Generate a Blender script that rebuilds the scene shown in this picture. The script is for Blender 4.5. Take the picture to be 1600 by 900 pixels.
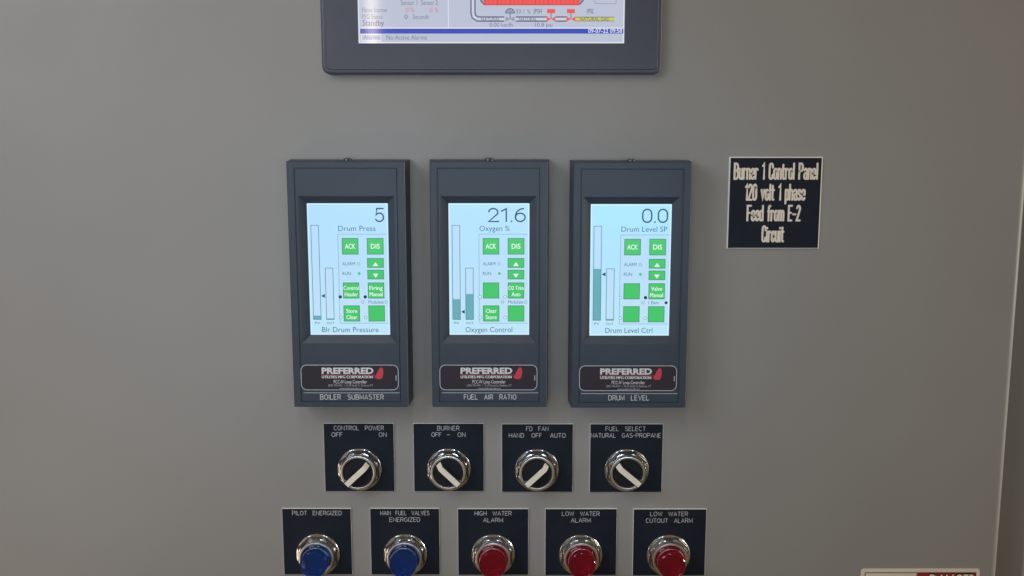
import bpy, bmesh, math, random
from mathutils import Vector

S = bpy.context.scene
for o in list(bpy.data.objects):
    bpy.data.objects.remove(o)
COL = S.collection

# ------------------------------------------------------------------ camera
DP, ZC = 0.870, 1.500               # camera: 0.87 m in front of the door, 1.5 m up
TILT = math.atan(0.155)
cam_d = bpy.data.cameras.new('camera')
cam = bpy.data.objects.new('camera', cam_d)
COL.objects.link(cam)
cam.location = (0, -DP, ZC)
cam.rotation_euler = (math.pi / 2 - TILT, 0, 0)
cam_d.sensor_width = 36.0
cam_d.lens = 36.0
cam_d.clip_start = 0.02
cam_d.clip_end = 60
S.camera = cam

# ------------------------------------------------------------------ room light (soft, warm) + lamps and added fills
world = bpy.data.worlds.new('World')
S.world = world
world.use_nodes = True
wn = world.node_tree
wn.nodes.clear()
w_out = wn.nodes.new('ShaderNodeOutputWorld')
w_bg = wn.nodes.new('ShaderNodeBackground')
w_tc = wn.nodes.new('ShaderNodeTexCoord')
w_sep = wn.nodes.new('ShaderNodeSeparateXYZ')
w_mr = wn.nodes.new('ShaderNodeMapRange')
w_mr.inputs['From Min'].default_value = -1
w_mr.inputs['From Max'].default_value = 1
w_rp = wn.nodes.new('ShaderNodeValToRGB')
w_rp.color_ramp.elements[0].position = 0.15
w_rp.color_ramp.elements[0].color = (0.085, 0.057, 0.024, 1)
w_rp.color_ramp.elements[1].position = 0.85
w_rp.color_ramp.elements[1].color = (0.165, 0.108, 0.042, 1)
wn.links.new(w_tc.outputs['Generated'], w_sep.inputs[0])
wn.links.new(w_sep.outputs['Z'], w_mr.inputs['Value'])
wn.links.new(w_mr.outputs[0], w_rp.inputs[0])
wn.links.new(w_rp.outputs[0], w_bg.inputs['Color'])
w_bg.inputs['Strength'].default_value = 1.0
wn.links.new(w_bg.outputs[0], w_out.inputs[0])


def area(name, loc, target, sx, sy, power, color):
    d = bpy.data.lights.new(name, 'AREA')
    d.shape = 'RECTANGLE'
    d.size, d.size_y = sx, sy
    d.energy = power
    d.color = color
    o = bpy.data.objects.new(name, d)
    COL.objects.link(o)
    o.location = loc
    o.rotation_euler = (Vector(target) - Vector(loc)).to_track_quat('-Z', 'Y').to_euler()
    return o


area('key_light', (-0.85, -0.80, 1.92), (-0.45, 0, 1.50), 0.7, 0.7, 7.1, (0.81, 0.88, 1.0))  # cool key for the light from upper left; its source is unseen
area('left_fill', (-0.80, -0.72, 0.80), (-0.1, 0, 1.25), 0.4, 0.4, 1.05, (1.0, 0.82, 0.68))  # added fill from low left, lifts the shade below the controllers
front = area('front_fill', (-0.01, -0.72, 1.43), (-0.03, 0, 1.33), 0.6, 0.07, 0.38, (0.60, 0.80, 1.0))  # added bluish fill, stands in for the haze around the displays
front.data.spread = math.radians(85)
area('edge_light', (1.7, -0.10, 1.45), (0.44, 0, 1.4), 0.10, 1.2, 13.0, (1.0, 0.95, 0.84))  # grazing strip added to brighten the door's right edge
area('overhead_strip', (-0.12, -1.5, 2.7), (-0.12, -1.499, 1.0), 0.14, 1.4, 6.0, (1.0, 0.87, 0.66))  # added overhead strip, puts highlights on chrome and lenses
area('tube_lamp', (-0.50, -2.9, 2.12), (-0.1, 0, 1.6), 0.035, 0.70, 1.3, (1.0, 0.78, 0.62))

S.view_settings.view_transform = 'Standard'
S.view_settings.look = 'None'
S.view_settings.exposure = 0
S.view_settings.gamma = 1
S.view_settings.use_curve_mapping = False


# ------------------------------------------------------------------ helpers
def P(u, v, h=0.0):
    """point of the door (h mm in front of it) that the photo shows at pixel u, v -> (x, z) in mm"""
    dx, dy = (u - 800) / 1600.0, (450 - v) / 1600.0
    c, s = math.cos(TILT), math.sin(TILT)
    k = (DP * 1000 - h) / (c + dy * s)
    return k * dx, ZC * 1000 + k * (-s + dy * c)


def lin(c):
    c = c / 255.0
    return c / 12.92 if c <= 0.04045 else ((c + 0.055) / 1.055) ** 2.4


def srgb(r, g, b):
    return (lin(r), lin(g), lin(b), 1)


def mat(name, color, rough=0.5, metal=0.0, spec=0.5, coat=0.0, noise=None, bump=None, emit=None, estr=1.0,
        trans=0.0, rnoise=None):
    m = bpy.data.materials.new(name)
    m.use_nodes = True
    nt = m.node_tree
    b = nt.nodes['Principled BSDF']
    b.inputs['Base Color'].default_value = (*color[:3], 1)
    b.inputs['Roughness'].default_value = rough
    b.inputs['Metallic'].default_value = metal
    b.inputs['Specular IOR Level'].default_value = spec
    b.inputs['Coat Weight'].default_value = coat
    b.inputs['Transmission Weight'].default_value = trans
    if emit:
        b.inputs['Emission Color'].default_value = (*emit[:3], 1)
        b.inputs['Emission Strength'].default_value = estr
    tc = None
    if noise or bump or rnoise:
        tc = nt.nodes.new('ShaderNodeTexCoord')
    if noise:
        sc, amt = noise
        n = nt.nodes.new('ShaderNodeTexNoise')
        n.inputs['Scale'].default_value = sc
        n.inputs['Detail'].default_value = 5
        nt.links.new(tc.outputs['Object'], n.inputs['Vector'])
        r = nt.nodes.new('ShaderNodeValToRGB')
        r.color_ramp.elements[0].position = 0.3
        r.color_ramp.elements[1].position = 0.7
        r.color_ramp.elements[0].color = (*[c * (1 - amt) for c in color[:3]], 1)
        r.color_ramp.elements[1].color = (*[c * (1 + amt) for c in color[:3]], 1)
        nt.links.new(n.outputs['Fac'], r.inputs[0])
        nt.links.new(r.outputs[0], b.inputs['Base Color'])
    if rnoise:
        sc, lo, hi = rnoise
        n = nt.nodes.new('ShaderNodeTexNoise')
        n.inputs['Scale'].default_value = sc
        n.inputs['Detail'].default_value = 6
        nt.links.new(tc.outputs['Object'], n.inputs['Vector'])
        r = nt.nodes.new('ShaderNodeMapRange')
        r.inputs['From Min'].default_value = 0.3
        r.inputs['From Max'].default_value = 0.7
        r.inputs['To Min'].default_value = lo
        r.inputs['To Max'].default_value = hi
        nt.links.new(n.outputs['Fac'], r.inputs['Value'])
        nt.links.new(r.outputs[0], b.inputs['Roughness'])
    if bump:
        sc, st, dist = bump
        n = nt.nodes.new('ShaderNodeTexNoise')
        n.inputs['Scale'].default_value = sc
        n.inputs['Detail'].default_value = 4
        nt.links.new(tc.outputs['Object'], n.inputs['Vector'])
        bp = nt.nodes.new('ShaderNodeBump')
        bp.inputs['Strength'].default_value = st
        bp.inputs['Distance'].default_value = dist
        nt.links.new(n.outputs['Fac'], bp.inputs['Height'])
        nt.links.new(bp.outputs[0], b.inputs['Normal'])
    return m


def glow(name, rgb, k=1.0):
    """lit display colour (rgb as it shows) behind a slightly glossy cover"""
    return mat(name, (0.01, 0.01, 0.012), rough=0.06 if name.startswith('touch') else 0.25, spec=0.4, emit=srgb(*rgb), estr=k)


paint = mat('grey_paint', (0.302, 0.297, 0.287), rough=0.48, spec=0.4, noise=(3.5, 0.045), bump=(700, 0.16, 0.0005),
            rnoise=(11, 0.40, 0.58))
shaded_frame_paint = mat('shaded_frame_paint', (0.20, 0.197, 0.190), rough=0.5, spec=0.4, noise=(8, 0.04), bump=(900, 0.1, 0.0004))  # cabinet grey, darkened to put the frame's shade into its colour
plastic = mat('black_plastic', (0.040, 0.054, 0.078), rough=0.46, spec=0.5, noise=(60, 0.06), bump=(2500, 0.12, 0.0002))
hmi_plastic = mat('panel_plastic', (0.070, 0.078, 0.108), rough=0.42, spec=0.5, noise=(40, 0.05), bump=(2600, 0.1, 0.0002))
label_black = mat('label_black', (0.038, 0.034, 0.046), rough=0.30, spec=0.4)
plate_face = mat('engraved_black', (0.011, 0.016, 0.027), rough=0.55, spec=0.18, noise=(50, 0.12))
plate_core = mat('plate_core', (0.78, 0.76, 0.72), rough=0.6)
engrave = mat('engraved_letter', (0.55, 0.56, 0.59), rough=0.6)
sign_letter = mat('sign_letter', (0.86, 0.76, 0.65), rough=0.6)
print_white = mat('print_white', (0.70, 0.70, 0.72), rough=0.5)
print_grey = mat('print_grey', (0.46, 0.49, 0.54), rough=0.5)
print_red = mat('print_red', (0.62, 0.050, 0.075), rough=0.45)
chrome = mat('chrome', (0.90, 0.89, 0.88), rough=0.14, metal=1.0, rnoise=(160, 0.17, 0.26))
chrome_satin = mat('chrome_lip', (0.90, 0.89, 0.89), rough=0.34, metal=1.0)
knob_black = mat('knob_black', (0.012, 0.016, 0.024), rough=0.3, spec=0.5)
ivory = mat('ivory_insert', (0.86, 0.80, 0.67), rough=0.5, noise=(300, 0.06))
danger_white = mat('sign_white', (0.84, 0.74, 0.64), rough=0.5, noise=(40, 0.05))
danger_red = mat('sign_red', (0.38, 0.020, 0.035), rough=0.45)
danger_line = mat('sign_line', (0.02, 0.012, 0.012), rough=0.5)
added_reflector = mat('added_reflector', (0.75, 0.74, 0.72), rough=0.35, metal=0.6)
screw_steel = mat('screw_steel', (0.10, 0.10, 0.11), rough=0.35, metal=0.7)


def backlight(m, low):
    """uneven backlight: the display's lower part is lit whiter than its upper part"""
    nt = m.node_tree
    b = nt.nodes['Principled BSDF']
    hi = b.inputs['Emission Color'].default_value[:]
    tc = nt.nodes.new('ShaderNodeTexCoord')
    sp = nt.nodes.new('ShaderNodeSeparateXYZ')
    mr = nt.nodes.new('ShaderNodeMapRange')
    mr.inputs['From Min'].default_value = -0.045
    mr.inputs['From Max'].default_value = 0.065
    mx = nt.nodes.new('ShaderNodeMix')
    mx.data_type = 'RGBA'
    mx.inputs[6].default_value = srgb(*low)
    mx.inputs[7].default_value = hi
    nt.links.new(tc.outputs['Object'], sp.inputs[0])
    nt.links.new(sp.outputs['Z'], mr.inputs['Value'])
    nt.links.new(mr.outputs[0], mx.inputs[0])
    nt.links.new(mx.outputs[2], b.inputs['Emission Color'])


def lens_mat(name, c):
    m = mat(name, c, rough=0.05, spec=0.5, coat=0.3, trans=0.8)
    nt = m.node_tree
    b = nt.nodes['Principled BSDF']
    b.inputs['IOR'].default_value = 1.45
    tc = nt.nodes.new('ShaderNodeTexCoord')
    vo = nt.nodes.new('ShaderNodeTexVoronoi')          # moulded facets of the lens
    vo.inputs['Scale'].default_value = 170
    bp = nt.nodes.new('ShaderNodeBump')
    bp.inputs['Strength'].default_value = 0.22
    bp.inputs['Distance'].default_value = 0.0012
    nt.links.new(tc.outputs['Object'], vo.inputs['Vector'])
    nt.links.new(vo.outputs['Distance'], bp.inputs['Height'])
    nt.links.new(bp.outputs[0], b.inputs['Normal'])
    return m


lens_blue = lens_mat('lens_blue', (0.022, 0.115, 0.46))
lens_red = lens_mat('lens_red', (0.50, 0.012, 0.06))

# lit colours of the small displays
lcd_bg = glow('lcd_background', (174, 218, 254))
lcd_bgs = [lcd_bg, glow('lcd_background_b', (172, 219, 254)), glow('lcd_background_c', (165, 224, 255))]
lcd_box = glow('lcd_box', (176, 217, 251))
lcd_rim = glow('lcd_rim', (212, 243, 255))
lcd_line = glow('lcd_line', (128, 165, 182))
lcd_green = glow('lcd_green', (66, 197, 104))
lcd_green_edge = glow('lcd_green_edge', (46, 124, 88))
lcd_white = glow('lcd_white', (232, 250, 240))
lcd_ink = glow('lcd_ink', (28, 60, 74))
lcd_ink2 = glow('lcd_ink_soft', (68, 106, 118))
lcd_fill = glow('lcd_fill', (104, 170, 182))
lcd_dark = glow('lcd_dark', (30, 55, 68))
for q in lcd_bgs:
    backlight(q, (190, 230, 250))
backlight(lcd_box, (193, 226, 246))
# lit colours of the large touch screen
t_bg = glow('touch_background', (186, 194, 212))
t_white = glow('touch_white', (226, 228, 238))
t_ink = glow('touch_ink', (120, 124, 148))
t_dark = glow('touch_dark', (84, 88, 112))
t_red = glow('touch_red', (238, 92, 88))
t_red2 = glow('touch_red_line', (196, 66, 68))
t_pink = glow('touch_pink', (220, 132, 150))
t_blue = glow('touch_blue', (64, 84, 184))
t_yellow = glow('touch_yellow', (206, 204, 92))
t_pipe = glow('touch_pipe', (104, 108, 130))
t_pipe_hi = glow('touch_pipe_light', (206, 210, 226))
t_pipe_mid = glow('touch_pipe_mid', (150, 155, 180))


# ---- stroke lettering (engraver's single-stroke alphabet, cap height 1)
def arc(cx, cy, rx, ry, a0, a1, n=9):
    return [(cx + rx * math.cos(math.radians(a0 + (a1 - a0) * i / n)),
             cy + ry * math.sin(math.radians(a0 + (a1 - a0) * i / n))) for i in range(n + 1)]


G = {
    'A': (.7, [[(0, 0), (.35, 1), (.7, 0)], [(.12, .34), (.58, .34)]]),
    'B': (.64, [[(0, .52), (0, 1)] + arc(.38, .76, .22, .24, 90, -90) + [(0, .52)],
                [(.38, .52)] + arc(.38, .26, .26, .26, 90, -90) + [(0, 0), (0, .52)]]),
    'C': (.66, [arc(.35, .5, .35, .5, 48, 312, 16)]),
    'D': (.66, [[(0, 0), (0, 1)] + arc(.28, .5, .38, .5, 90, -90, 14) + [(0, 0)]]),
    'E': (.58, [[(.58, 1), (0, 1), (0, 0), (.58, 0)], [(0, .52), (.48, .52)]]),
    'F': (.56, [[(.56, 1), (0, 1), (0, 0)], [(0, .52), (.46, .52)]]),
    'G': (.7, [arc(.36, .5, .36, .5, 48, 350, 18) + [(.42, .44)]]),
    'H': (.64, [[(0, 0), (0, 1)], [(.64, 0), (.64, 1)], [(0, .52), (.64, .52)]]),
    'I': (.06, [[(.03, 0), (.03, 1)]]),
    'L': (.54, [[(0, 1), (0, 0), (.54, 0)]]),
    'M': (.76, [[(0, 0), (0, 1), (.38, .2), (.76, 1), (.76, 0)]]),
    'N': (.66, [[(0, 0), (0, 1), (.66, 0), (.66, 1)]]),
    'O': (.74, [arc(.37, .5, .37, .5, 90, 450, 22)]),
    'P': (.62, [[(0, 0), (0, 1)] + arc(.36, .74, .26, .26, 90, -90) + [(0, .48)]]),
    'R': (.64, [[(0, 0), (0, 1)] + arc(.36, .74, .26, .26, 90, -90) + [(0, .48)], [(.34, .48), (.64, 0)]]),
    'S': (.62, [arc(.31, .76, .28, .24, 35, 268, 11) + arc(.31, .26, .31, .26, 86, -150, 11)]),
    'T': (.62, [[(0, 1), (.62, 1)], [(.31, 1), (.31, 0)]]),
    'U': (.64, [[(0, 1)] + arc(.32, .32, .32, .32, 180, 360, 12) + [(.64, 1)]]),
    'V': (.68, [[(0, 1), (.34, 0), (.68, 1)]]),
    'W': (.94, [[(0, 1), (.23, 0), (.47, .9), (.71, 0), (.94, 1)]]),
    'Z': (.62, [[(0, 1), (.62, 1), (0, 0), (.62, 0)]]),
    '-': (.40, [[(0, .48), (.40, .48)]]),
    ' ': (.42, []),
}
# thin display numerals
DIG = {
    '0': (.60, [arc(.30, .66, .30, .34, 0, 180, 12) + arc(.30, .34, .30, .34, 180, 360, 12) + [(.60, .66)]]),
    '1': (.40, [[(0, .80), (.30, .98), (.30, 0)]]),
    '2': (.60, [arc(.30, .71, .28, .29, 172, -28, 14) + [(.02, 0), (.62, 0)]]),
    '5': (.60, [[(.56, 1), (.11, 1), (.05, .50)] + arc(.29, .325, .30, .325, 138, -152, 16)]),
    '6': (.60, [[(.50, .99)] + arc(.50, .42, .49, .57, 100, 176, 9) + [(.0, .32)], arc(.30, .32, .30, .32, 180, 540, 20)]),
    '.': (.06, [[(.03, 0), (.03, .035)]]),
}
# narrow tall alphabet of the sign
N = {
    'B': (.30, [[(0, .52), (0, 1)] + arc(.14, .77, .14, .23, 90, -90, 6) + [(0, .54)],
                [(.14, .54)] + arc(.14, .27, .16, .27, 90, -90, 6) + [(0, 0), (0, .54)]]),
    'C': (.27, [[(.27, .74), (.27, .84)] + arc(.14, .84, .13, .16, 0, 180, 7) + arc(.14, .16, .13, .16, 180, 360, 7) + [(.27, .26)]]),
    'E': (.26, [[(.26, 1), (0, 1), (0, 0), (.26, 0)], [(0, .52), (.2, .52)]]),
    'F': (.26, [[(.28, 1), (0, 1), (0, 0)], [(0, .52), (.2, .52)]]),
    'P': (.30, [[(0, 0), (0, 1)] + arc(.14, .75, .15, .25, 90, -90, 6) + [(0, .5)]]),
    '1': (.12, [[(0, .84), (.11, 1), (.11, 0)]]),
    '2': (.27, [arc(.13, .80, .13, .20, 170, -20, 8) + [(0, 0), (.27, 0)]]),
    '0': (.26, [arc(.13, .80, .13, .20, 0, 180, 8) + arc(.13, .20, .13, .20, 180, 360, 8) + [(.26, .80)]]),
    '-': (.20, [[(0, .42), (.20, .42)]]),
    ' ': (.20, []),
    'a': (.24, [arc(.12, .52, .11, .14, 165, 0, 6) + [(.23, 0)], [(.23, .38)] + arc(.12, .19, .12, .19, 90, 270, 7) + [(.23, .06)]]),
    'c': (.22, [[(.22, .46)] + arc(.11, .50, .11, .16, 0, 180, 6) + arc(.11, .16, .11, .16, 180, 360, 6) + [(.22, .2)]]),
    'd': (.23, [[(.23, 0), (.23, 1)], [(.23, .50)] + arc(.11, .50, .11, .16, 20, 180, 6) + arc(.11, .16, .11, .16, 180, 340, 6)]),
    'e': (.23, [[(0, .34), (.23, .34), (.23, .50)] + arc(.115, .50, .115, .16, 0, 180, 6) + arc(.115, .16, .115, .16, 180, 350, 6)]),
    'f': (.18, [[(.19, .96)] + arc(.15, .86, .08, .14, 80, 180, 5) + [(.07, 0)], [(0, .62), (.17, .62)]]),
    'h': (.23, [[(0, 0), (0, 1)], [(0, .46)] + arc(.115, .48, .115, .18, 170, 0, 7) + [(.23, 0)]]),
    'i': (.05, [[(.025, 0), (.025, .66)], [(.025, .86), (.025, .90)]]),
    'l': (.05, [[(.025, 0), (.025, 1)]]),
    'm': (.40, [[(0, 0), (0, .66)], [(0, .48)] + arc(.10, .50, .10, .16, 170, 0, 6) + [(.20, 0)],
                [(.20, .48)] + arc(.30, .50, .10, .16, 170, 0, 6) + [(.40, 0)]]),
    'n': (.23, [[(0, 0), (0, .66)], [(0, .46)] + arc(.115, .48, .115, .18, 170, 0, 7) + [(.23, 0)]]),
    'o': (.23, [arc(.115, .50, .115, .16, 0, 180, 7) + arc(.115, .16, .115, .16, 180, 360, 7) + [(.23, .50)]]),
    'p': (.23, [[(0, -.24), (0, .66)], [(0, .46)] + arc(.115, .50, .115, .16, 165, 0, 6) + arc(.115, .16, .115, .16, 360, 195, 6)]),
    'r': (.17, [[(0, 0), (0, .66)], [(0, .44)] + arc(.10, .48, .10, .18, 170, 40, 5)]),
    's': (.21, [[(.21, .52)] + arc(.105, .52, .10, .14, 20, 220, 6) + arc(.105, .16, .105, .16, 40, -160, 6)]),
    't': (.17, [[(.06, .92), (.06, .14)] + arc(.13, .12, .07, .12, 180, 300, 4), [(0, .64), (.17, .64)]]),
    'u': (.23, [[(0, .66)] + arc(.115, .18, .115, .18, 180, 350, 7), [(.23, .66), (.23, 0)]]),
    'v': (.24, [[(0, .66), (.12, 0), (.24, .66)]]),
}

TEXT_CACHE = {}


def font_mesh(s, bold=0.0):
    key = (s, bold)
    if key in TEXT_CACHE:
        return TEXT_CACHE[key]
    cu = bpy.data.curves.new('t', 'FONT')
    cu.body = s
    cu.size = 1
    cu.resolution_u = 3
    cu.offset = bold
    ob = bpy.data.objects.new('t', cu)
    COL.objects.link(ob)
    bpy.context.view_layer.update()
    me = bpy.data.meshes.new_from_object(ob)
    vs = [(v.co.x, v.co.y) for v in me.vertices]
    fs = [list(p.vertices) for p in me.polygons]
    bpy.data.objects.remove(ob)
    bpy.data.curves.remove(cu)
    bpy.data.meshes.remove(me)
    TEXT_CACHE[key] = (vs, fs)
    return vs, fs


CAPH = None


class MB:
    """collects faces in door coordinates: x right, z up, h out of the door, all mm"""

    def __init__(s):
        s.v, s.f, s.m, s.mats = [], [], [], []

    def mi(s, m):
        if m not in s.mats:
            s.mats.append(m)
        return s.mats.index(m)

    def face(s, pts, m):
        b = len(s.v)
        s.v += pts
        s.f.append(list(range(b, b + len(pts))))
        s.m.append(s.mi(m))

    def rect(s, x0, x1, z0, z1, h, m):
        s.face([(x0, z0, h), (x1, z0, h), (x1, z1, h), (x0, z1, h)], m)

    def frame(s, x0, x1, z0, z1, w, h, m):
        a = [(x0, z0), (x1, z0), (x1, z1), (x0, z1)]
        b = [(x0 + w, z0 + w), (x1 - w, z0 + w), (x1 - w, z1 - w), (x0 + w, z1 - w)]
        for i in range(4):
            j = (i + 1) % 4
            s.face([(*a[i], h), (*a[j], h), (*b[j], h), (*b[i], h)], m)

    def poly(s, pts, h, m):
        s.face([(x, z, h) for x, z in pts], m)

    def disc(s, cx, cz, r, h, m, n=16):
        s.poly([(cx + r * math.cos(2 * math.pi * i / n), cz + r * math.sin(2 * math.pi * i / n)) for i in range(n)], h, m)

    def ring(s, cx, cz, r0, r1, h, m, n=16):
        for i in range(n):
            a, b = 2 * math.pi * i / n, 2 * math.pi * (i + 1) / n
            s.face([(cx + r * math.cos(t), cz + r * math.sin(t), h) for r, t in ((r0, a), (r1, a), (r1, b), (r0, b))], m)

    def loops(s, ls, m, cap0=False, cap1=True, ms=None):
        b = len(s.v)
        n = len(ls[0])
        for l in ls:
            s.v += l
        for k in range(len(ls) - 1):
            mm = s.mi(ms[k] if ms else m)
            for i in range(n):
                j = (i + 1) % n
                s.f.append([b + k * n + i, b + k * n + j, b + (k + 1) * n + j, b + (k + 1) * n + i])
                s.m.append(mm)
        if cap1:
            s.f.append([b + (len(ls) - 1) * n + i for i in range(n)])
            s.m.append(s.mi(ms[-1] if ms else m))
        if cap0:
            s.f.append([b + i for i in reversed(range(n))])
            s.m.append(s.mi(ms[0] if ms else m))

    def box(s, x0, x1, z0, z1, h0, h1, m, side=None, bev=0.0):
        def R(i, h):
            return [(x0 + i, z0 + i, h), (x1 - i, z0 + i, h), (x1 - i, z1 - i, h), (x0 + i, z1 - i, h)]
        ls = [R(0, h0), R(0, h1 - bev), R(bev, h1)] if bev else [R(0, h0), R(0, h1)]
        sd = side or m
        s.loops(ls, m, ms=[sd] * (len(ls) - 1) + [m])

    def lathe(s, prof, m, n=64, cx=0, cz=0, cap=True, oct_a=None, ms=None):
        ls = []
        for q in prof:
            r, h = q[0], q[1]
            ap = q[2] if len(q) > 2 else None
            l = []
            for i in range(n):
                a = 2 * math.pi * (i + 0.5) / n
                rr = r
                if ap:
                    d = (a - math.radians(90 - 22.5)) % (math.pi / 4) - math.pi / 8
                    rr = min(r, ap / math.cos(d))
                l.append((cx + rr * math.cos(a), cz + rr * math.sin(a), h))
            ls.append(l)
        s.loops(ls, m, cap1=cap, ms=ms)

    def ribbon(s, pts, w, h, m, closed=False, caps=True):
        pts = [p for i, p in enumerate(pts) if i == 0 or (abs(p[0] - pts[i - 1][0]) + abs(p[1] - pts[i - 1][1])) > 1e-6]
        n = len(pts)
        if n < 2:
            return
        L, Rr = [], []
        for i in range(n):
            if closed:
                a, b = pts[(i - 1) % n], pts[(i + 1) % n]
            else:
                a, b = pts[max(0, i - 1)], pts[min(n - 1, i + 1)]
            p = pts[i]
            d0 = Vector((p[0] - a[0], p[1] - a[1])); d1 = Vector((b[0] - p[0], b[1] - p[1]))
            if d0.length < 1e-9: d0 = d1
            if d1.length < 1e-9: d1 = d0
            d0.normalize(); d1.normalize()
            nn = Vector((-(d0.y + d1.y), d0.x + d1.x))
            if nn.length < 1e-6:
                nn = Vector((-d0.y, d0.x))
            nn.normalize()
            c = max(0.5, nn.dot(Vector((-d0.y, d0.x))))
            k = w / 2 / c
            L.append((p[0] + nn.x * k, p[1] + nn.y * k)); Rr.append((p[0] - nn.x * k, p[1] - nn.y * k))
        for i in range(n if closed else n - 1):
            j = (i + 1) % n
            s.poly([L[i], Rr[i], Rr[j], L[j]], h, m)
        if caps and not closed:
            for e, o in ((0, 1), (n - 1, n - 2)):
                d = math.atan2(pts[e][1] - pts[o][1], pts[e][0] - pts[o][0])
                s.poly([(pts[e][0] + w / 2 * math.cos(d + t), pts[e][1] + w / 2 * math.sin(d + t)) for t in
                        [math.radians(-90 + 30 * q) for q in range(7)]], h, m)

    def stroke(s, txt, x0, x1, z0, cap, w, h, m, font=G, gap=0.20):
        adv, items = 0.0, []
        for ch in txt:
            gw, st = font[ch]
            items.append((adv, st))
            adv += gw + gap
        adv -= gap
        k = (x1 - x0 - w) / adv
        q = 0
        for a, st in items:
            for pl in st:
                s.ribbon([(x0 + w / 2 + (a + px) * k, z0 + pz * cap) for px, pz in pl], w, h + 0.012 * (q % 5), m, caps=(cap > 8))
                q += 1

    def text(s, txt, x0, x1, z0, cap, h, m, bold=0.0, rot=False):
        """txt stretched to x0..x1 with capital height cap, baseline z0"""
        global CAPH
        if CAPH is None:
            CAPH = max(y for _, y in font_mesh('H')[0])
        vs, fs = font_mesh(txt, bold)
        ax, bx = min(v[0] for v in vs), max(v[0] for v in vs)
        k, kz = (x1 - x0) / (bx - ax), cap / CAPH
        for f in fs:
            s.face([(x0 + (vs[i][0] - ax) * k, z0 + vs[i][1] * kz, h) for i in f], m)

    def build(s, name, parent=None, smooth=None, fix=False):
        me = bpy.data.meshes.new(name)
        me.from_pydata([(x / 1000, -h / 1000, z / 1000) for x, z, h in s.v], [], s.f)
        for m in s.mats:
            me.materials.append(m)
        me.polygons.foreach_set('material_index', s.m)
        if fix:
            bm = bmesh.new(); bm.from_mesh(me)
            bmesh.ops.recalc_face_normals(bm, faces=bm.faces)
            bm.to_mesh(me); bm.free()
        if smooth:
            for p in me.polygons:
                p.use_smooth = True
            me.set_sharp_from_angle(angle=math.radians(smooth))
        me.update()
        return place(name, me, parent)


def place(name, me, parent=None):
    o = bpy.data.objects.new(name, me)
    COL.objects.link(o)
    if parent:
        o.parent = parent
    return o


def thing(name, label, cat, x, z, group=None, roll=0.0):
    o = bpy.data.objects.new(name, None)
    o.empty_display_size = 0.02
    COL.objects.link(o)
    o.location = (x / 1000, 0, z / 1000)
    o.rotation_euler = (0, math.radians(roll), 0)
    o['label'] = label
    o['category'] = cat
    if group:
        o['group'] = group
    return o


def rr(x0, x1, z0, z1, r, h, n=6):
    out = []
    for cx, cz, a in ((x1 - r, z0 + r, -90), (x1 - r, z1 - r, 0), (x0 + r, z1 - r, 90), (x0 + r, z0 + r, 180)):
        for i in range(n + 1):
            t = math.radians(a + 90 * i / n)
            out.append((cx + r * math.cos(t), cz + r * math.sin(t), h))
    return out


# ------------------------------------------------------------------ the cabinet (door and frame)
xe = P(1580.5, 620)[0]
cab = thing('control_cabinet', 'large grey painted steel cabinet whose door carries all the controls', 'cabinet', 0, 0)
m = MB()
ls = [rr(-900, xe, 350, 2150, 8, -18)]
for i in range(7):
    a = math.radians(90 * i / 6)
    d = 6.5 * (1 - math.cos(a))
    ls.append(rr(-900 + d, xe - d, 350 + d, 2150 - d, 8, -6.5 + 6.5 * math.sin(a)))
m.loops(ls, paint)
m.build('door', cab, smooth=40)
m = MB()
ls = [rr(-960, xe + 37, 290, 2210, 8, -420)]
for i in range(6):
    a = math.radians(90 * i / 5)
    d = 6.0 * (1 - math.cos(a))
    ls.append(rr(-960 + d, xe + 37 - d, 290 + d, 2210 - d, 8, -26.0 + 6.0 * math.sin(a)))
m.loops(ls, shaded_frame_paint)
m.build('frame', cab, smooth=40)

# ------------------------------------------------------------------ touch screen
HB = 9.0
hx0, hz0 = P(504, 116.5, 5)
hx1, _ = P(1033, 116.5, 5)
hcx = (hx0 + hx1) / 2
tp = thing('touchscreen_panel', 'large dark framed touchscreen with lit boiler diagram above the controllers', 'touchscreen', hcx, hz0)
sx0, sz0 = P(560.5, 67.5, HB - 1.2)
sx1, _ = P(975, 67.5, HB - 1.2)
HH = 300.0


def T(u, v):
    x, z = P(u, v, HB - 1.2)
    return x - hcx, z - hz0


m = MB()
w = (hx1 - hx0) / 2
a0, a1, b0 = sx0 - hcx, sx1 - hcx, sz0 - hz0
b1 = b0 + 172
HT = b1 + 26
ls = [rr(-w, w, 0, HT, 7, 0), rr(-w, w, 0, HT, 7, HB - 3.2)]
for i in range(1, 5):
    a = math.radians(90 * i / 4)
    d = 2.4 * (1 - math.cos(a))
    ls.append(rr(-w + d, w - d, d, HT - d, 7 - d, HB - 3.2 + 2.4 * math.sin(a)))
ls += [rr(-w + 3.4, w - 3.4, 3.4, HT - 3.4, 4.6, HB - 0.8), rr(-w + 4.0, w - 4.0, 4.0, HT - 4.0, 4.2, HB),
       rr(a0 - .6, a1 + .6, b0 - .6, b1 + .6, 0.3, HB), rr(a0, a1, b0, b1, 0.2, HB - 1.3)]
m.loops(ls, hmi_plastic, cap1=False)
m.build('bezel', tp, smooth=35)

HS = HB - 1.2
m = MB()
m.rect(a0 - .2, a1 + .2, b0 - .2, b1 + .2, HS, t_bg)
m.frame(a0, a1, b0, b1, 0.9, HS + .03, t_white)
xa, za = T(563, 44)
m.rect(xa, a1 - 1, za - .3, za + .5, HS + .05, t_white)
xa, _ = T(700.5, 20)
m.rect(xa - .3, xa + .3, za, b1 - 2, HS + .06, t_white)
xb0, zb0 = T(929, 5.5); xb1, _ = T(963, 5.5)
m.frame(xb0, xb1, zb0 - .3, zb0 + 12, .5, HS + .05, t_pipe_mid)
scr = m.build('screen', tp)


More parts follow.
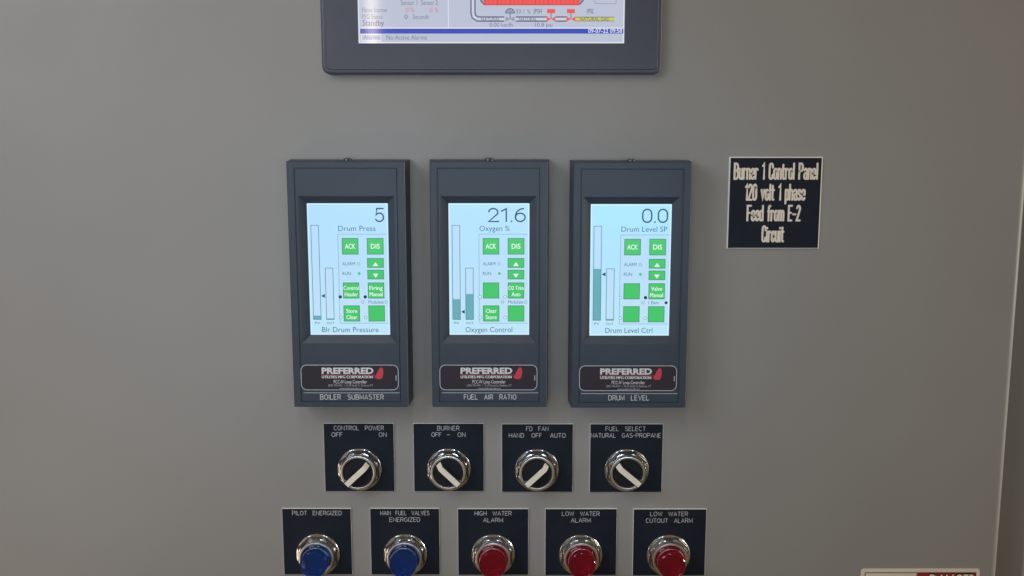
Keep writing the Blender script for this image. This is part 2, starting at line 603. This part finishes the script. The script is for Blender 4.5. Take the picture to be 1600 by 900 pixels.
def ttext(name, items):
    m = MB()
    for s_, u0, u1, vb, cap, mt, bold in items:
        x0, z0 = T(u0, vb)
        x1, _ = T(u1, vb)
        m.text(s_, x0, x1, z0, cap * 0.55, HS + .12, mt, bold)
    return m.build(name, scr)


ttext('readout', [('Sensor 1', 626, 652, 8, 7, t_ink, 0), ('Sensor 2', 658, 684, 8, 7, t_ink, 0),
                  ('Flame Scanner', 566, 606, 19, 6.4, t_ink, 0), ('0', 634, 639, 19, 6.4, t_pink, 0),
                  ('%', 641, 647.5, 19, 6.4, t_pink, .01), ('0', 671, 676, 19, 6.4, t_pink, 0), ('%', 679, 685.5, 19, 6.4, t_pink, .01),
                  ('PSG Status:', 566, 599, 29.5, 6.4, t_ink, 0), ('0', 632, 637, 29.5, 6.4, t_ink, 0),
                  ('Seconds', 645, 670, 29.5, 6.4, t_ink, 0), ('Standby', 567, 600, 40, 8, t_dark, 0)])
m = MB()
q0 = T(563, 52.5); q1 = T(974, 44.8)
m.rect(q0[0], q1[0], q0[1], q1[1], HS + .07, t_blue)
x0, z0 = T(919, 51.3); x1, _ = T(972, 51.3)
m.text('09-07-22 09:58', x0, x1, z0, 3.2, HS + .12, t_white, .012)
m.build('status_bar', scr)
m = MB()
q0 = T(564, 64.5); q1 = T(596, 53)
m.frame(q0[0], q1[0], q0[1], q1[1], .6, HS + .09, t_white)
m.rect(q1[0] + .1, q1[0] + .5, q0[1], q1[1], HS + .09, t_pipe_mid)
x0, z0 = T(568, 61.5); x1, _ = T(593, 61.5)
m.text('Alarms', x0, x1, z0, 3.4, HS + .12, t_ink, 0)
m.build('alarm_button', scr)
ttext('alarm_message', [('No Active Alarms', 603.5, 667, 62, 6.6, t_ink, 0)])
# boiler
m = MB()
q0 = T(756, 8.3); q1 = T(906, 8.3)
m.rect(q0[0], q1[0], q0[1], q0[1] + 40, HS + .07, t_red)
random.seed(4)
for i in range(23):
    u = 757 + i * 6.6
    x, _ = T(u, 4)
    m.rect(x, x + (.25 if i % 3 else .5), q0[1] + .3, q0[1] + 39.5, HS + .09, t_red2)
m.rect(q0[0], q1[0], q0[1], q0[1] + .5, HS + .10, t_red2)
for s_, u in ((-1, 756), (1, 906)):
    x, z = T(u, 8.3)
    m.poly([(x, z + .2), (x + s_ * 3.2, z + 3.6), (x + s_ * 3.2, z + 40), (x, z + 40)][::s_], HS + .08, t_pipe_mid)
    m.poly([(x, z + .2), (x + s_ * 3.2, z + 3.6), (x + s_ * 2.4, z + 4.2), (x, z + 1.4)][::s_], HS + .10, t_dark)
m.build('boiler_symbol', scr)
# pipe
m = MB()


def pipe(pts, wpx, h=HS + .07):
    mm = [T(*p) for p in pts]
    for k, mt, dh in ((1.0, t_pipe, 0), (.62, t_pipe_mid, .015), (.38, t_pipe_hi, .03)):
        m.ribbon(mm, wpx * .55 * k, h + dh, mt, caps=False)


pipe([(739, -30), (739, 20), (740.5, 26), (746, 29.6), (752, 29.8), (788, 29.8)], 8)
pipe([(806, 29.8), (855, 29.8)], 8)
pipe([(868, 29.8), (886, 29.8)], 8)
q0 = T(898, 33.3); q1 = T(960, 26.2)
m.rect(q0[0], q1[0], q0[1], q1[1], HS + .07, t_yellow)
m.rect(q0[0], q1[0], q1[1] - .5, q1[1], HS + .09, t_pipe)
m.rect(q0[0], q1[0], q0[1], q0[1] + .5, HS + .09, t_pipe)
m.build('pipe_symbol', scr)


def bow(name, u, mt, dome):
    m = MB()
    x, z = T(u, 29.8)
    r = 3.6
    m.poly([(x - r, z - 2.1), (x - .1, z), (x - r, z + 2.1)], HS + .13, mt)
    m.poly([(x + r, z - 2.1), (x + r, z + 2.1), (x + .1, z)], HS + .13, mt)
    m.rect(x - .3, x + .3, z, z + 5.4, HS + .14, t_dark)
    if dome:
        _, zd = T(u, 20.5)
        pts = [(x + 3.7 * math.cos(t), zd + 3.7 * math.sin(t)) for t in [math.pi * i / 12 for i in range(13)]]
        m.poly(pts, HS + .15, t_pipe_mid)
        m.ribbon(pts + [pts[0]], .5, HS + .17, t_dark, caps=False)
    else:
        q0 = T(u - 6.3, 20.6); q1 = T(u + 6.3, 14.2)
        m.rect(q0[0], q1[0], q0[1], q1[1], HS + .15, mt)
    m.build(name, scr)


bow('valve_symbol', 797, t_pipe_mid, True)
bow('valve_symbol', 861, t_red, False)
bow('valve_symbol', 892, t_red, False)
ttext('pipe_caption', [('NATURAL', 752, 781, 32, 4, t_dark, 0), ('NATURAL', 811, 839, 32, 4, t_dark, 0),
                       ('NATURAL GAS', 906, 951, 32, 4.4, t_dark, 0), ('33.1 %', 806, 829, 21, 6, t_ink, 0),
                       ('0.00 kscfh', 765, 801, 42, 6, t_ink, 0), ('10.8 psi', 836, 863, 42, 6, t_ink, 0),
                       ('PSH', 836, 846.5, 21, 6, t_dark, 0), ('PSL', 919, 928, 21, 6, t_dark, 0)])
for u0, u1 in ((834, 848), (917, 930)):
    m = MB()
    q0 = T(u0, 22.5); q1 = T(u1, 14)
    m.rect(q0[0], q0[0] + .35, q0[1], q1[1], HS + .1, t_dark)
    m.rect(q0[0], q1[0], q1[1] - .3, q1[1], HS + .1, t_pipe_mid)
    m.build('switch_symbol', scr)

# ------------------------------------------------------------------ the three loop controllers
CH = 26.0
ccx = [P(u, 444, CH)[0] for u in (544.4, 764.3, 985.4)]
cz1, cz0 = P(544, 252, CH)[1], P(544, 636, CH)[1]
czm = (cz0 + cz1) / 2
CW = (P(635.4, 444, CH)[0] - P(453.2, 444, CH)[0]) / 2
CT = (cz1 - cz0) / 2
SD = 4.4                      # how deep the display lies behind the face
scx = ccx[1]
# display rectangle, from the middle controller
dx0 = P(702, 420, CH - SD)[0] - scx
dx1 = P(826.6, 420, CH - SD)[0] - scx
dz1 = P(764, 318, CH - SD)[1] - czm
dz0 = P(764, 522.7, CH - SD)[1] - czm


def Q(sx, sy):
    """display units of the photo (126 x 204) -> local mm"""
    return dx0 + (dx1 - dx0) * sx / 126.0, dz1 - (dz1 - dz0) * sy / 204.0


def rect4(x0, x1, z0, z1, h):
    return [(x0, z0, h), (x1, z0, h), (x1, z1, h), (x0, z1, h)]


# shared meshes: housing, nameplate, screw
m = MB()
gi, gt, gb = 6.4, 5.6, 4.8
fl = 1.6
m.loops([rect4(-CW - fl, CW + fl, -CT, CT + .8, 0), rect4(-CW - fl * .6, CW + fl * .6, -CT, CT + .6, 8), rect4(-CW - .1, CW + .1, -CT, CT, CH - 5),
         rect4(-CW, CW, -CT, CT, CH - .7), rect4(-CW + .6, CW - .6, -CT + .6, CT - .6, CH),
         rect4(-CW + gi - .5, CW - gi + .5, -CT + gb - .5, CT - gt + .5, CH),
         rect4(-CW + gi - .4, CW - gi + .4, -CT + gb - .4, CT - gt + .4, CH - .9),
         rect4(-CW + gi + .4, CW - gi - .4, -CT + gb + .4, CT - gt - .4, CH - .9),
         rect4(-CW + gi + .7, CW - gi - .7, -CT + gb + .7, CT - gt - .7, CH - .25),
         rect4(dx0 - 6.6, dx1 + 6.0, dz0 - 6.8, dz1 + 6.4, CH - .25),
         rect4(dx0 - .5, dx1 + .5, dz0 - .5, dz1 + .5, CH - SD + .4),
         rect4(dx0, dx1, dz0, dz1, CH - SD - .3)], plastic, cap1=False)
housing = m.build('housing')
housing_me = housing.data
bpy.data.objects.remove(housing)


def nz(v):
    return P(764, v, CH)[1] - czm


def nx(u):
    return P(u, 595, CH)[0] - scx


nx0, nx1, nz1, nz0 = nx(686.5), nx(840), nz(569.5), nz(610)
m = MB()
m.loops([rr(nx0, nx1, nz0, nz1, 5, CH - .3), rr(nx0, nx1, nz0, nz1, 5, CH + .1)], label_black)
nameplate_me = m.build('nameplate').data
bpy.data.objects.remove(bpy.data.objects['nameplate'])
m = MB()
for r_ in [rr(nx0 + .5, nx1 - .5, nz0 + .5, nz1 - .5, 4.6, 0)]:
    m.ribbon([(p[0], p[1]) for p in r_], .62, CH + .13, print_grey, closed=True)
border_me = m.build('border').data
bpy.data.objects.remove(bpy.data.objects['border'])
m = MB()
m.text('PREFERRED', nx(719.7), nx(800.5), nz(583.6), 9.0 * .535, CH + .16, print_white, .042)
for q, sh in enumerate((-.16, .0, .16)):
    m.text('UTILITIES MFG CORPORATION', nx(719.9) + sh, nx(799.3) + sh, nz(591), 4.3 * .535, CH + .16 + .01 * q, print_white)
m.text('PCC-IV Loop Controller', nx(738), nx(790), nz(599), 5.4 * .535, CH + .16, print_white, .004)
m.text('(203) 743-6741  |  31-35 South St. Danbury, CT', nx(729.5), nx(799.5), nz(603.6), 3.2 * .535, CH + .16, print_grey, 0)
m.text('www.preferred-mfg.com', nx(747), nx(782), nz(608), 3.0 * .535, CH + .16, print_grey, .0)
m.ribbon([(nx(835.5), nz(594)), (nx(835.5), nz(587))], .7, CH + .16, print_grey)
lettering_me = m.build('lettering').data
bpy.data.objects.remove(bpy.data.objects['lettering'])
m = MB()
sail = [(0, .12), (.12, .0), (.35, -.06), (.62, -.08), (.86, .02), (.97, .3), (1.0, .62), (.93, .88), (.78, 1.0), (.62, .93), (.42, .68), (.24, .4)]
lx0, lx1, lz0, lz1 = nx(802), nx(816), nz(591), nz(573.5)
m.poly([(lx0 + a * (lx1 - lx0), lz0 + b * (lz1 - lz0)) for a, b in sail], CH + .17, print_red)
m.ribbon([(nx(719.5), nz(585.6)), (nx(803), nz(585.6))], .4, CH + .15, print_red)
logo_me = m.build('logo').data
bpy.data.objects.remove(bpy.data.objects['logo'])
m = MB()
m.lathe([(3.4, 0), (3.4, 1.0), (3.0, 1.7), (1.8, 2.1)], screw_steel, n=20)
for i, v in enumerate(m.v):          # turn it upright: it stands on the housing's top side
    m.v[i] = (v[0], CT + .2 + v[2], CH - 12 + v[1])
screw_me = m.build('screw', smooth=40, fix=True).data
bpy.data.objects.remove(bpy.data.objects['screw'])

HD = CH - SD


def dtext(mb, s_, sx0, sx1, sy, cap, mt, dh=.16, bold=0.0):
    x0, z0 = Q(sx0, sy)
    x1, _ = Q(sx1, sy)
    mb.text(s_, x0, x1, z0, cap * .535, HD + dh, mt, bold)


SPEC = [
    dict(reading='5', rx=105.5, title='Drum Press', tx=106.5, pv=174, out=178.4, mark=143,
         b=[['Control', 'Header'], ['Firing', 'Manual'], ['Store', 'Clear'], None], dots=[1, 1, 0, 0],
         mode=('Modulate', 93, 117), modes=(0, 0), foot='Blr Drum Pressure', fx=(18, 108), tag='BOILER  SUBMASTER', tu=(716, 816),
         label='black loop controller reading 5 under Drum Press, tagged BOILER SUBMASTER'),
    dict(reading='21.6', rx=61, title='Oxygen %', tx=95.5, pv=148, out=140, mark=168,
         b=[None, ['O2 Trim', 'Auto'], ['Clear', 'Store'], None], dots=[0, 0, 0, 0],
         mode=('Modulate', 93, 117), modes=(0, 0), foot='Oxygen Control', fx=(25, 99.5), tag='FUEL  AIR  RATIO', tu=(724.5, 807),
         label='black loop controller reading 21.6 under Oxygen %, tagged FUEL AIR RATIO'),
    dict(reading='0.0', rx=80, title='Drum Level SP', tx=120, pv=99.5, out=178, mark=108,
         b=[None, ['Valve', 'Manual'], None, None], dots=[0, 1, 0, 0],
         mode=('1 Elem', 93, 109), modes=(0, 1), foot='Drum Level Ctrl', fx=(25, 100), tag='DRUM  LEVEL', tu=(733, 797),
         label='black loop controller reading 0.0 under Drum Level SP, tagged DRUM LEVEL'),
]
BTN = [(53, 79, 53, 78.4), (92.4, 118.6, 53, 78.4), (92.2, 118.4, 84, 99), (92.2, 118.4, 102.2, 117),
       (53, 78.8, 122, 147), (92.5, 118.4, 122, 147), (53, 79, 158, 183.2), (92.5, 118.6, 158, 183.2)]
for ci, sp in enumerate(SPEC):
    dz = 0 if ci < 2 else P(985, 253.3, CH)[1] - P(985, 252, CH)[1]
    c = thing('loop_controller', sp['label'], 'controller', ccx[ci], czm + dz, 'loop controllers in a row on the cabinet door')
    place('housing', housing_me, c)
    place('screw', screw_me, c)
    npl = place('nameplate', nameplate_me, c)
    place('border', border_me, npl)
    place('lettering', lettering_me, npl)
    place('logo', logo_me, npl)
    m = MB()
    k = .12
    m.ribbon([(nx(691), nz(613.8)), (nx(841), nz(613.8))], .5, CH + .05, print_grey)
    m.ribbon([(nx(689), nz(626.2)), (nx(842), nz(626.2))], .8, CH + .05, plastic)
    m.stroke(sp['tag'], nx(sp['tu'][0]), nx(sp['tu'][1]), nz(624), 7.8 * .535, .62, CH + .06, engrave, gap=.26)
    m.build('tag_lettering', c)
    # display
    m = MB()
    m.rect(dx0 - .2, dx1 + .2, dz0 - .2, dz1 + .2, HD, lcd_bgs[ci])
    m.frame(dx0, dx1, dz0, dz1, .75, HD + .02, lcd_rim)
    x0, z1_ = Q(47, 47); x1, z0_ = Q(124.5, 186)
    m.rect(x0, x1, z0_, z1_, HD + .04, lcd_box)
    m.rect(x0, x1, z1_ - .2, z1_ + .2, HD + .07, lcd_line)
    m.rect(x0, x1, z0_ - .2, z0_ + .2, HD + .07, lcd_line)
    m.rect(x0 - .2, x0 + .2, z0_ + .2, z1_ - .2, HD + .07, lcd_line)
    # indicator circles
    for (cx_, cy_), on in zip([(48.4, 144.5), (88, 144.5), (48.4, 177), (88, 177)], sp['dots']):
        x, z = Q(cx_, cy_)
        (m.disc(x, z, 1.45, HD + .1, lcd_dark) if on else m.ring(x, z, .95, 1.45, HD + .1, lcd_line))
        if not on:
            m.disc(x, z, .95, HD + .1, lcd_rim)
    for cx_, on in ((84, sp['modes'][0]), (120.8, sp['modes'][1])):
        x, z = Q(cx_, 152.5)
        (m.disc(x, z, 1.3, HD + .1, lcd_dark) if on else m.ring(x, z, .95, 1.4, HD + .1, lcd_line))
    x, z = Q(78.8, 93); m.ring(x, z, .9, 1.35, HD + .1, lcd_line)
    x, z = Q(79.2, 108); m.disc(x, z, 1.2, HD + .1, lcd_green)
    dtext(m, 'ALARM', 53, 73, 95.3, 5.2, lcd_ink2)
    dtext(m, 'RUN', 53, 66, 110.4, 5.2, lcd_ink2)
    dtext(m, sp['mode'][0], sp['mode'][1], sp['mode'][2], 155, 5.2, lcd_ink2)
    scr = m.build('screen', c)
    m = MB()
    x0, z0 = Q(sp['rx'], 28.3); x1, z1_ = Q(120.8, 6.8)
    m.stroke(sp['reading'], x0, x1, z0 + .45, z1_ - z0 - .9, 1.2, HD + .16, lcd_ink, font=DIG, gap=.2)
    m.build('reading', scr)
    m = MB(); dtext(m, sp['title'], 48, sp['tx'], 42, 8, lcd_ink2)
    m.build('title', scr)
    m = MB(); dtext(m, sp['foot'], sp['fx'][0], sp['fx'][1], 200, 8, lcd_ink2)
    m.build('caption', scr)
    for (g0, g1, top, val, cap_) in ((4.6, 17.4, 33, sp['pv'], 'PV'), (25.3, 38.2, 99, sp['out'], 'OUT')):
        m = MB()
        x0, zt = Q(g0, top); x1, zb = Q(g1, 180.5)
        m.rect(x0, x1, zb, zt, HD + .05, lcd_box)
        m.frame(x0, x1, zb, zt, .45, HD + .12, lcd_ink2)
        _, zv = Q(0, val)
        m.rect(x0 + .45, x1 - .45, zb + .1, zv, HD + .09, lcd_fill)
        dtext(m, cap_, (g0 + g1) / 2 - len(cap_) * 2, (g0 + g1) / 2 + len(cap_) * 2, 187.5, 3.6, lcd_ink2)
        m.build('gauge_bar', scr)
    m = MB()
    x, z = Q(18.2, sp['mark']); x1, _ = Q(24, 0)
    m.poly([(x, z), (x1, z - 1.7), (x1, z + 1.7)], HD + .14, lcd_dark)
    m.build('pointer', scr)
    for bi, (b0_, b1_, t0_, t1_) in enumerate(BTN):
        m = MB()
        x0, zt = Q(b0_, t0_); x1, zb = Q(b1_, t1_)
        m.rect(x0, x1, zb, zt, HD + .09, lcd_green)
        m.frame(x0, x1, zb, zt, .5, HD + .12, lcd_green_edge)
        mid = (b0_ + b1_) / 2
        if bi < 2:
            dtext(m, ('ACK', 'DIS')[bi], mid - 8.2 + bi * 1.2, mid + 8.2 - bi * 1.2, 69.3, 7.4, lcd_white, bold=.012)
        elif bi < 4:
            x, _ = Q(mid, 0)
            _, za = Q(0, t0_ + (6.2 if bi == 2 else 12.4)); _, zc = Q(0, t0_ + (12.4 if bi == 2 else 6.2))
            tri = [(x - 2.3, zc), (x + 2.3, zc), (x, za)]
            m.poly(tri if bi == 2 else tri[::-1], HD + .14, lcd_white)
        elif sp['b'][bi - 4]:
            for li, wd in enumerate(sp['b'][bi - 4]):
                hw = len(wd) * 1.72
                for q, sh in enumerate((-.12, .12)):
                    dtext(m, wd, mid - hw + sh, mid + hw + sh, t0_ + 11.6 + li * 9.8, 6.2, lcd_white, dh=.16 + .01 * q)
        m.build('button', scr)

# ------------------------------------------------------------------ legend plates, selector switches
plate_cache = {}


def plate_part(parent, wmm, hmm, dx=0.0, dzz=0.0):
    m = MB()
    m.box(dx - wmm / 2, dx + wmm / 2, dzz - hmm / 2, dzz + hmm / 2, 0, 1.6, plate_face, side=plate_core, bev=.25)
    return m.build('legend_plate', parent)


# chrome nut and lip
m = MB()
m.lathe([(19.4, 1.6), (19.4, 2.4), (19.0, 2.9), (18.75, 3.05, 17.8), (17.2, 6.7, 16.2), (16.8, 7.1, 16.0), (16.1, 7.3), (15.9, 6.2)], chrome, cap=False, n=96)
ring_me = m.build('chrome_nut', smooth=18, fix=True).data
bpy.data.objects.remove(bpy.data.objects['chrome_nut'])
m = MB()
m.lathe([(15.6, 6.0), (15.6, 11.2), (15.2, 12.0), (14.4, 12.3), (13.4, 12.0), (12.9, 11.2), (12.8, 8.5)], chrome_satin, cap=False, n=72)
lip_me = m.build('collar', smooth=40, fix=True).data
bpy.data.objects.remove(bpy.data.objects['collar'])
m = MB()
m.lathe([(12.75, 8.6), (12.7, 10.2), (12.2, 10.6), (6, 10.8), (0.01, 10.8)], knob_black, n=48)
knob_me = m.build('knob', smooth=35, fix=True).data
bpy.data.objects.remove(bpy.data.objects['knob'])
prof = [(-11.6, 10.2), (-12.4, 13.0), (-13.3, 18.3), (8.4, 18.3), (12.0, 10.4)]


def extr(pr, hw0, hw1, mt):
    """profile in s (along local x) and h, with half width hw0 at its low points and hw1 at its high ones"""
    m = MB()
    A, B = [], []
    for s_, h in pr:
        k = min(1, max(0, (h - 10.2) / 8.1))
        hw = hw0 + (hw1 - hw0) * k
        A.append((s_, -hw, h)); B.append((s_, hw, h))
    m.loops([A, B], mt, cap0=True, cap1=True)
    return m


lever_me = extr(prof, 3.7, 2.95, knob_black).build('lever', fix=True).data
bpy.data.objects.remove(bpy.data.objects['lever'])
m = MB()
top = [(-13.0, 18.45), (8.5, 18.45), (11.85, 11.2)]
hw = 2.4
for (s0, h0), (s1, h1) in zip(top[:-1], top[1:]):
    m.face([(s0, -hw, h0), (s1, -hw, h1), (s1, hw, h1), (s0, hw, h0)], ivory)
insert_me = m.build('indicator_insert').data
bpy.data.objects.remove(bpy.data.objects['indicator_insert'])

SW = [  # plate left, right, top, bottom pixels; nut centre; lever angle; text
    (505, 617, 661.4, 767.8, 561.6, 734.0, 43, [('CONTROL  POWER', 521.5, 600, 672), ('OFF', 518, 535.5, 682.3), ('ON', 591.8, 604.3, 682.3)],
     'selector switch on black plate engraved CONTROL POWER, OFF and ON'),
    (645.4, 756.4, 661.6, 767.8, 701.2, 734.0, 136, [('BURNER', 683, 718, 672.3), ('OFF', 674, 690, 682.3), ('-', 698, 703.5, 682.5), ('ON', 715, 727.5, 682.3)],
     'selector switch on black plate engraved BURNER, OFF and ON'),
    (783.8, 894.7, 662.4, 769, 838.8, 735.0, 43, [('FD  FAN', 822, 857, 673.2), ('HAND', 795, 819, 683.6), ('OFF', 830.5, 847, 683.6), ('AUTO', 859.5, 884, 683.6)],
     'selector switch on black plate engraved FD FAN, HAND OFF AUTO'),
    (922.2, 1034, 662.4, 769.2, 979.3, 735.0, 140, [('FUEL  SELECT', 946, 1009, 673.2), ('NATURAL  GAS-PROPANE', 923, 1033, 683.6)],
     'selector switch on black plate engraved FUEL SELECT, NATURAL GAS-PROPANE'),
]
for (u0, u1, v0, v1, cu, cv, ang, txt, lab) in SW:
    x, z = P(cu, cv, 3)
    t = thing('selector_switch', lab, 'switch', x, z, 'selector switches in a row below the controllers')
    px0, pz1 = P(u0, v0, 1.6); px1, pz0 = P(u1, v1, 1.6)
    pl = plate_part(t, px1 - px0, pz1 - pz0, (px0 + px1) / 2 - x, (pz0 + pz1) / 2 - z)
    m = MB()
    for s_, a, b, vb in txt:
        x0, zz = P(a, vb, 1.7); x1, _ = P(b, vb, 1.7)
        m.stroke(s_, x0 - x, x1 - x, zz - z, 6.7 * .56, .43, 1.65, engrave, gap=.22)
    m.build('engraving', pl)
    place('chrome_nut', ring_me, t)
    place('collar', lip_me, t)
    kn = place('knob', knob_me, t)
    lv = place('lever', lever_me, kn)
    ins = place('indicator_insert', insert_me, kn)
    for o in (lv, ins):
        o.rotation_euler = (0, -math.radians(ang), 0)

# ------------------------------------------------------------------ pilot lights
m = MB()
m.lathe([(0.01, 9.2), (12.6, 9.2), (12.6, 12.2), (12.1, 12.6), (12.05, 23.2), (11.8, 24.6), (11.0, 25.4), (10.2, 25.5), (9.9, 25.2), (7, 25.8), (3, 26.2), (0.01, 26.3)],
        lens_blue, n=64)
m2 = MB()
m2.lathe([(12.4, 7.6), (12.4, 8.9), (0.01, 8.9)], added_reflector, n=32)  # unseen pale disc added inside so the lens looks brighter
refl_me = m2.build('added_reflector', fix=True).data
bpy.data.objects.remove(bpy.data.objects['added_reflector'])
lens_b = m.build('lens', smooth=32, fix=True).data
lens_r = lens_b.copy()
lens_r.materials[0] = lens_red
bpy.data.objects.remove(bpy.data.objects['lens'])
PL = [
    (440.3, 550.8, 794.6, 897.6, 496.6, 867.2, 0, [('PILOT  ENERGIZED', 456.5, 534, 804.8)],
     'blue pilot light on black plate engraved PILOT ENERGIZED'),
    (577.8, 687.6, 794.5, 897.8, 633.2, 867.4, 0, [('MAIN  FUEL  VALVES', 594, 671, 804.8), ('ENERGIZED', 608.5, 656.5, 815)],
     'blue pilot light on black plate engraved MAIN FUEL VALVES ENERGIZED'),
    (715, 825.6, 795, 898.4, 770.4, 868.0, 1, [('HIGH  WATER', 741.5, 799.5, 805.3), ('ALARM', 755, 786, 815.8)],
     'red pilot light on black plate engraved HIGH WATER ALARM'),
    (852, 962.6, 795, 899, 907.4, 868.4, 1, [('LOW  WATER', 878, 937, 805.8), ('ALARM', 892, 923, 816.2)],
     'red pilot light engraved LOW WATER ALARM, between HIGH WATER and CUTOUT plates'),
    (990, 1101.2, 795.4, 899.4, 1044.7, 868.8, 1, [('LOW  WATER', 1016, 1075, 806.2), ('CUTOUT  ALARM', 1009, 1082, 816.6)],
     'red pilot light on black plate engraved LOW WATER CUTOUT ALARM'),
]
for (u0, u1, v0, v1, cu, cv, red, txt, lab) in PL:
    x, z = P(cu, cv, 3)
    t = thing('pilot_light', lab, 'indicator light', x, z, 'pilot lights in the bottom row of the door')
    px0, pz1 = P(u0, v0, 1.6); px1, pz0 = P(u1, v1, 1.6)
    pl = plate_part(t, px1 - px0, pz1 - pz0, (px0 + px1) / 2 - x, (pz0 + pz1) / 2 - z)
    m = MB()
    for s_, a, b, vb in txt:
        x0, zz = P(a, vb, 1.7); x1, _ = P(b, vb, 1.7)
        m.stroke(s_, x0 - x, x1 - x, zz - z, 6.6 * .57, .43, 1.65, engrave, gap=.22)
    m.build('engraving', pl)
    place('chrome_nut', ring_me, t)
    place('collar', lip_me, t)
    place('added_reflector', refl_me, t)
    place('lens', lens_r if red else lens_b, t)

# ------------------------------------------------------------------ engraved information sign
ix0, iz1 = P(1140.2, 245, 2); ix1, iz0 = P(1279.2, 388.8, 2)
ix0 = (ix0 + P(1135.2, 388.5, 2)[0]) / 2
ix1 = (P(1286.2, 245.3, 2)[0] + ix1) / 2
icx, icz = (ix0 + ix1) / 2, (iz0 + iz1) / 2
t = thing('information_sign', 'square black sign with pale border reading Burner 1 Control Panel', 'sign', icx, icz)
a, b = (ix1 - ix0) / 2, (iz1 - iz0) / 2
m = MB()
m.loops([rect4(-a, a, -b, b, 0), rect4(-a, a, -b, b, 1.4), rect4(-a + .9, a - .9, -b + .9, b - .9, 2.2)], plate_face, ms=[plate_core, plate_core, plate_face])
pl = m.build('sign_plate', t)
m = MB()
for s_, z0_, z1_, y0, y1 in (('Burner 1 Control Panel', 137, 838, 127, 270), ('120 volt 1 phase', 229, 733, 301, 443),
                             ('Feed from E-2', 243, 693, 476, 614), ('Circuit', 366, 556, 646, 788)):
    u0, u1, vt, vb = 1120 + z0_ * .1889, 1120 + z1_ * .1889, 230 + y0 * .1889, 230 + y1 * .1889
    x0, zz = P(u0, vb, 2.2); x1, zt = P(u1, vb, 2.2)[0], P(u0, vt, 2.2)[1]
    wst = 1.7
    m.stroke(s_, x0 - icx, x1 - icx, zz - icz + wst / 2, (zt - zz) - wst, wst, 2.3, sign_letter, font=N, gap=.125)
m.build('engraving', pl)

# ------------------------------------------------------------------ danger sign at the lower edge
dx_0, dzt = P(1346, 889.3, 1); dx_1, _ = P(1531.5, 889.3, 1)
dcx = (dx_0 + dx_1) / 2
t = thing('danger_sign', 'pale sign with red DANGER field low beside the door edge', 'sign', dcx, dzt - 75)
a = (dx_1 - dx_0) / 2
m = MB()
m.loops([rr(-a, a, 0, 75, 2.5, 0), rr(-a, a, 0, 75, 2.5, 1.0)], danger_white)
pl = m.build('sign_plate', t)
m = MB()
m.frame(-a + 3.2, a - 3.2, 3, 75 - 3.0, .7, 1.05, danger_line)
m.build('border_line', pl)
m = MB()
sxp = P(1432.5, 895, 1)[0] - dcx
m.rect(sxp, a - 3.9, 44, 75 - 3.7, 1.03, danger_red)
x0, x1 = P(1453, 897, 1)[0] - dcx, P(1525, 897, 1)[0] - dcx
m.text('DANGER', x0 - .5, x1 + .5, 54, 75 - 4.4 - 54, 1.06, danger_line, .045)
m.text('DANGER', x0, x1, 54.8, 75 - 5.2 - 54.8, 1.10, danger_white, .012)
m.build('danger_header', pl)
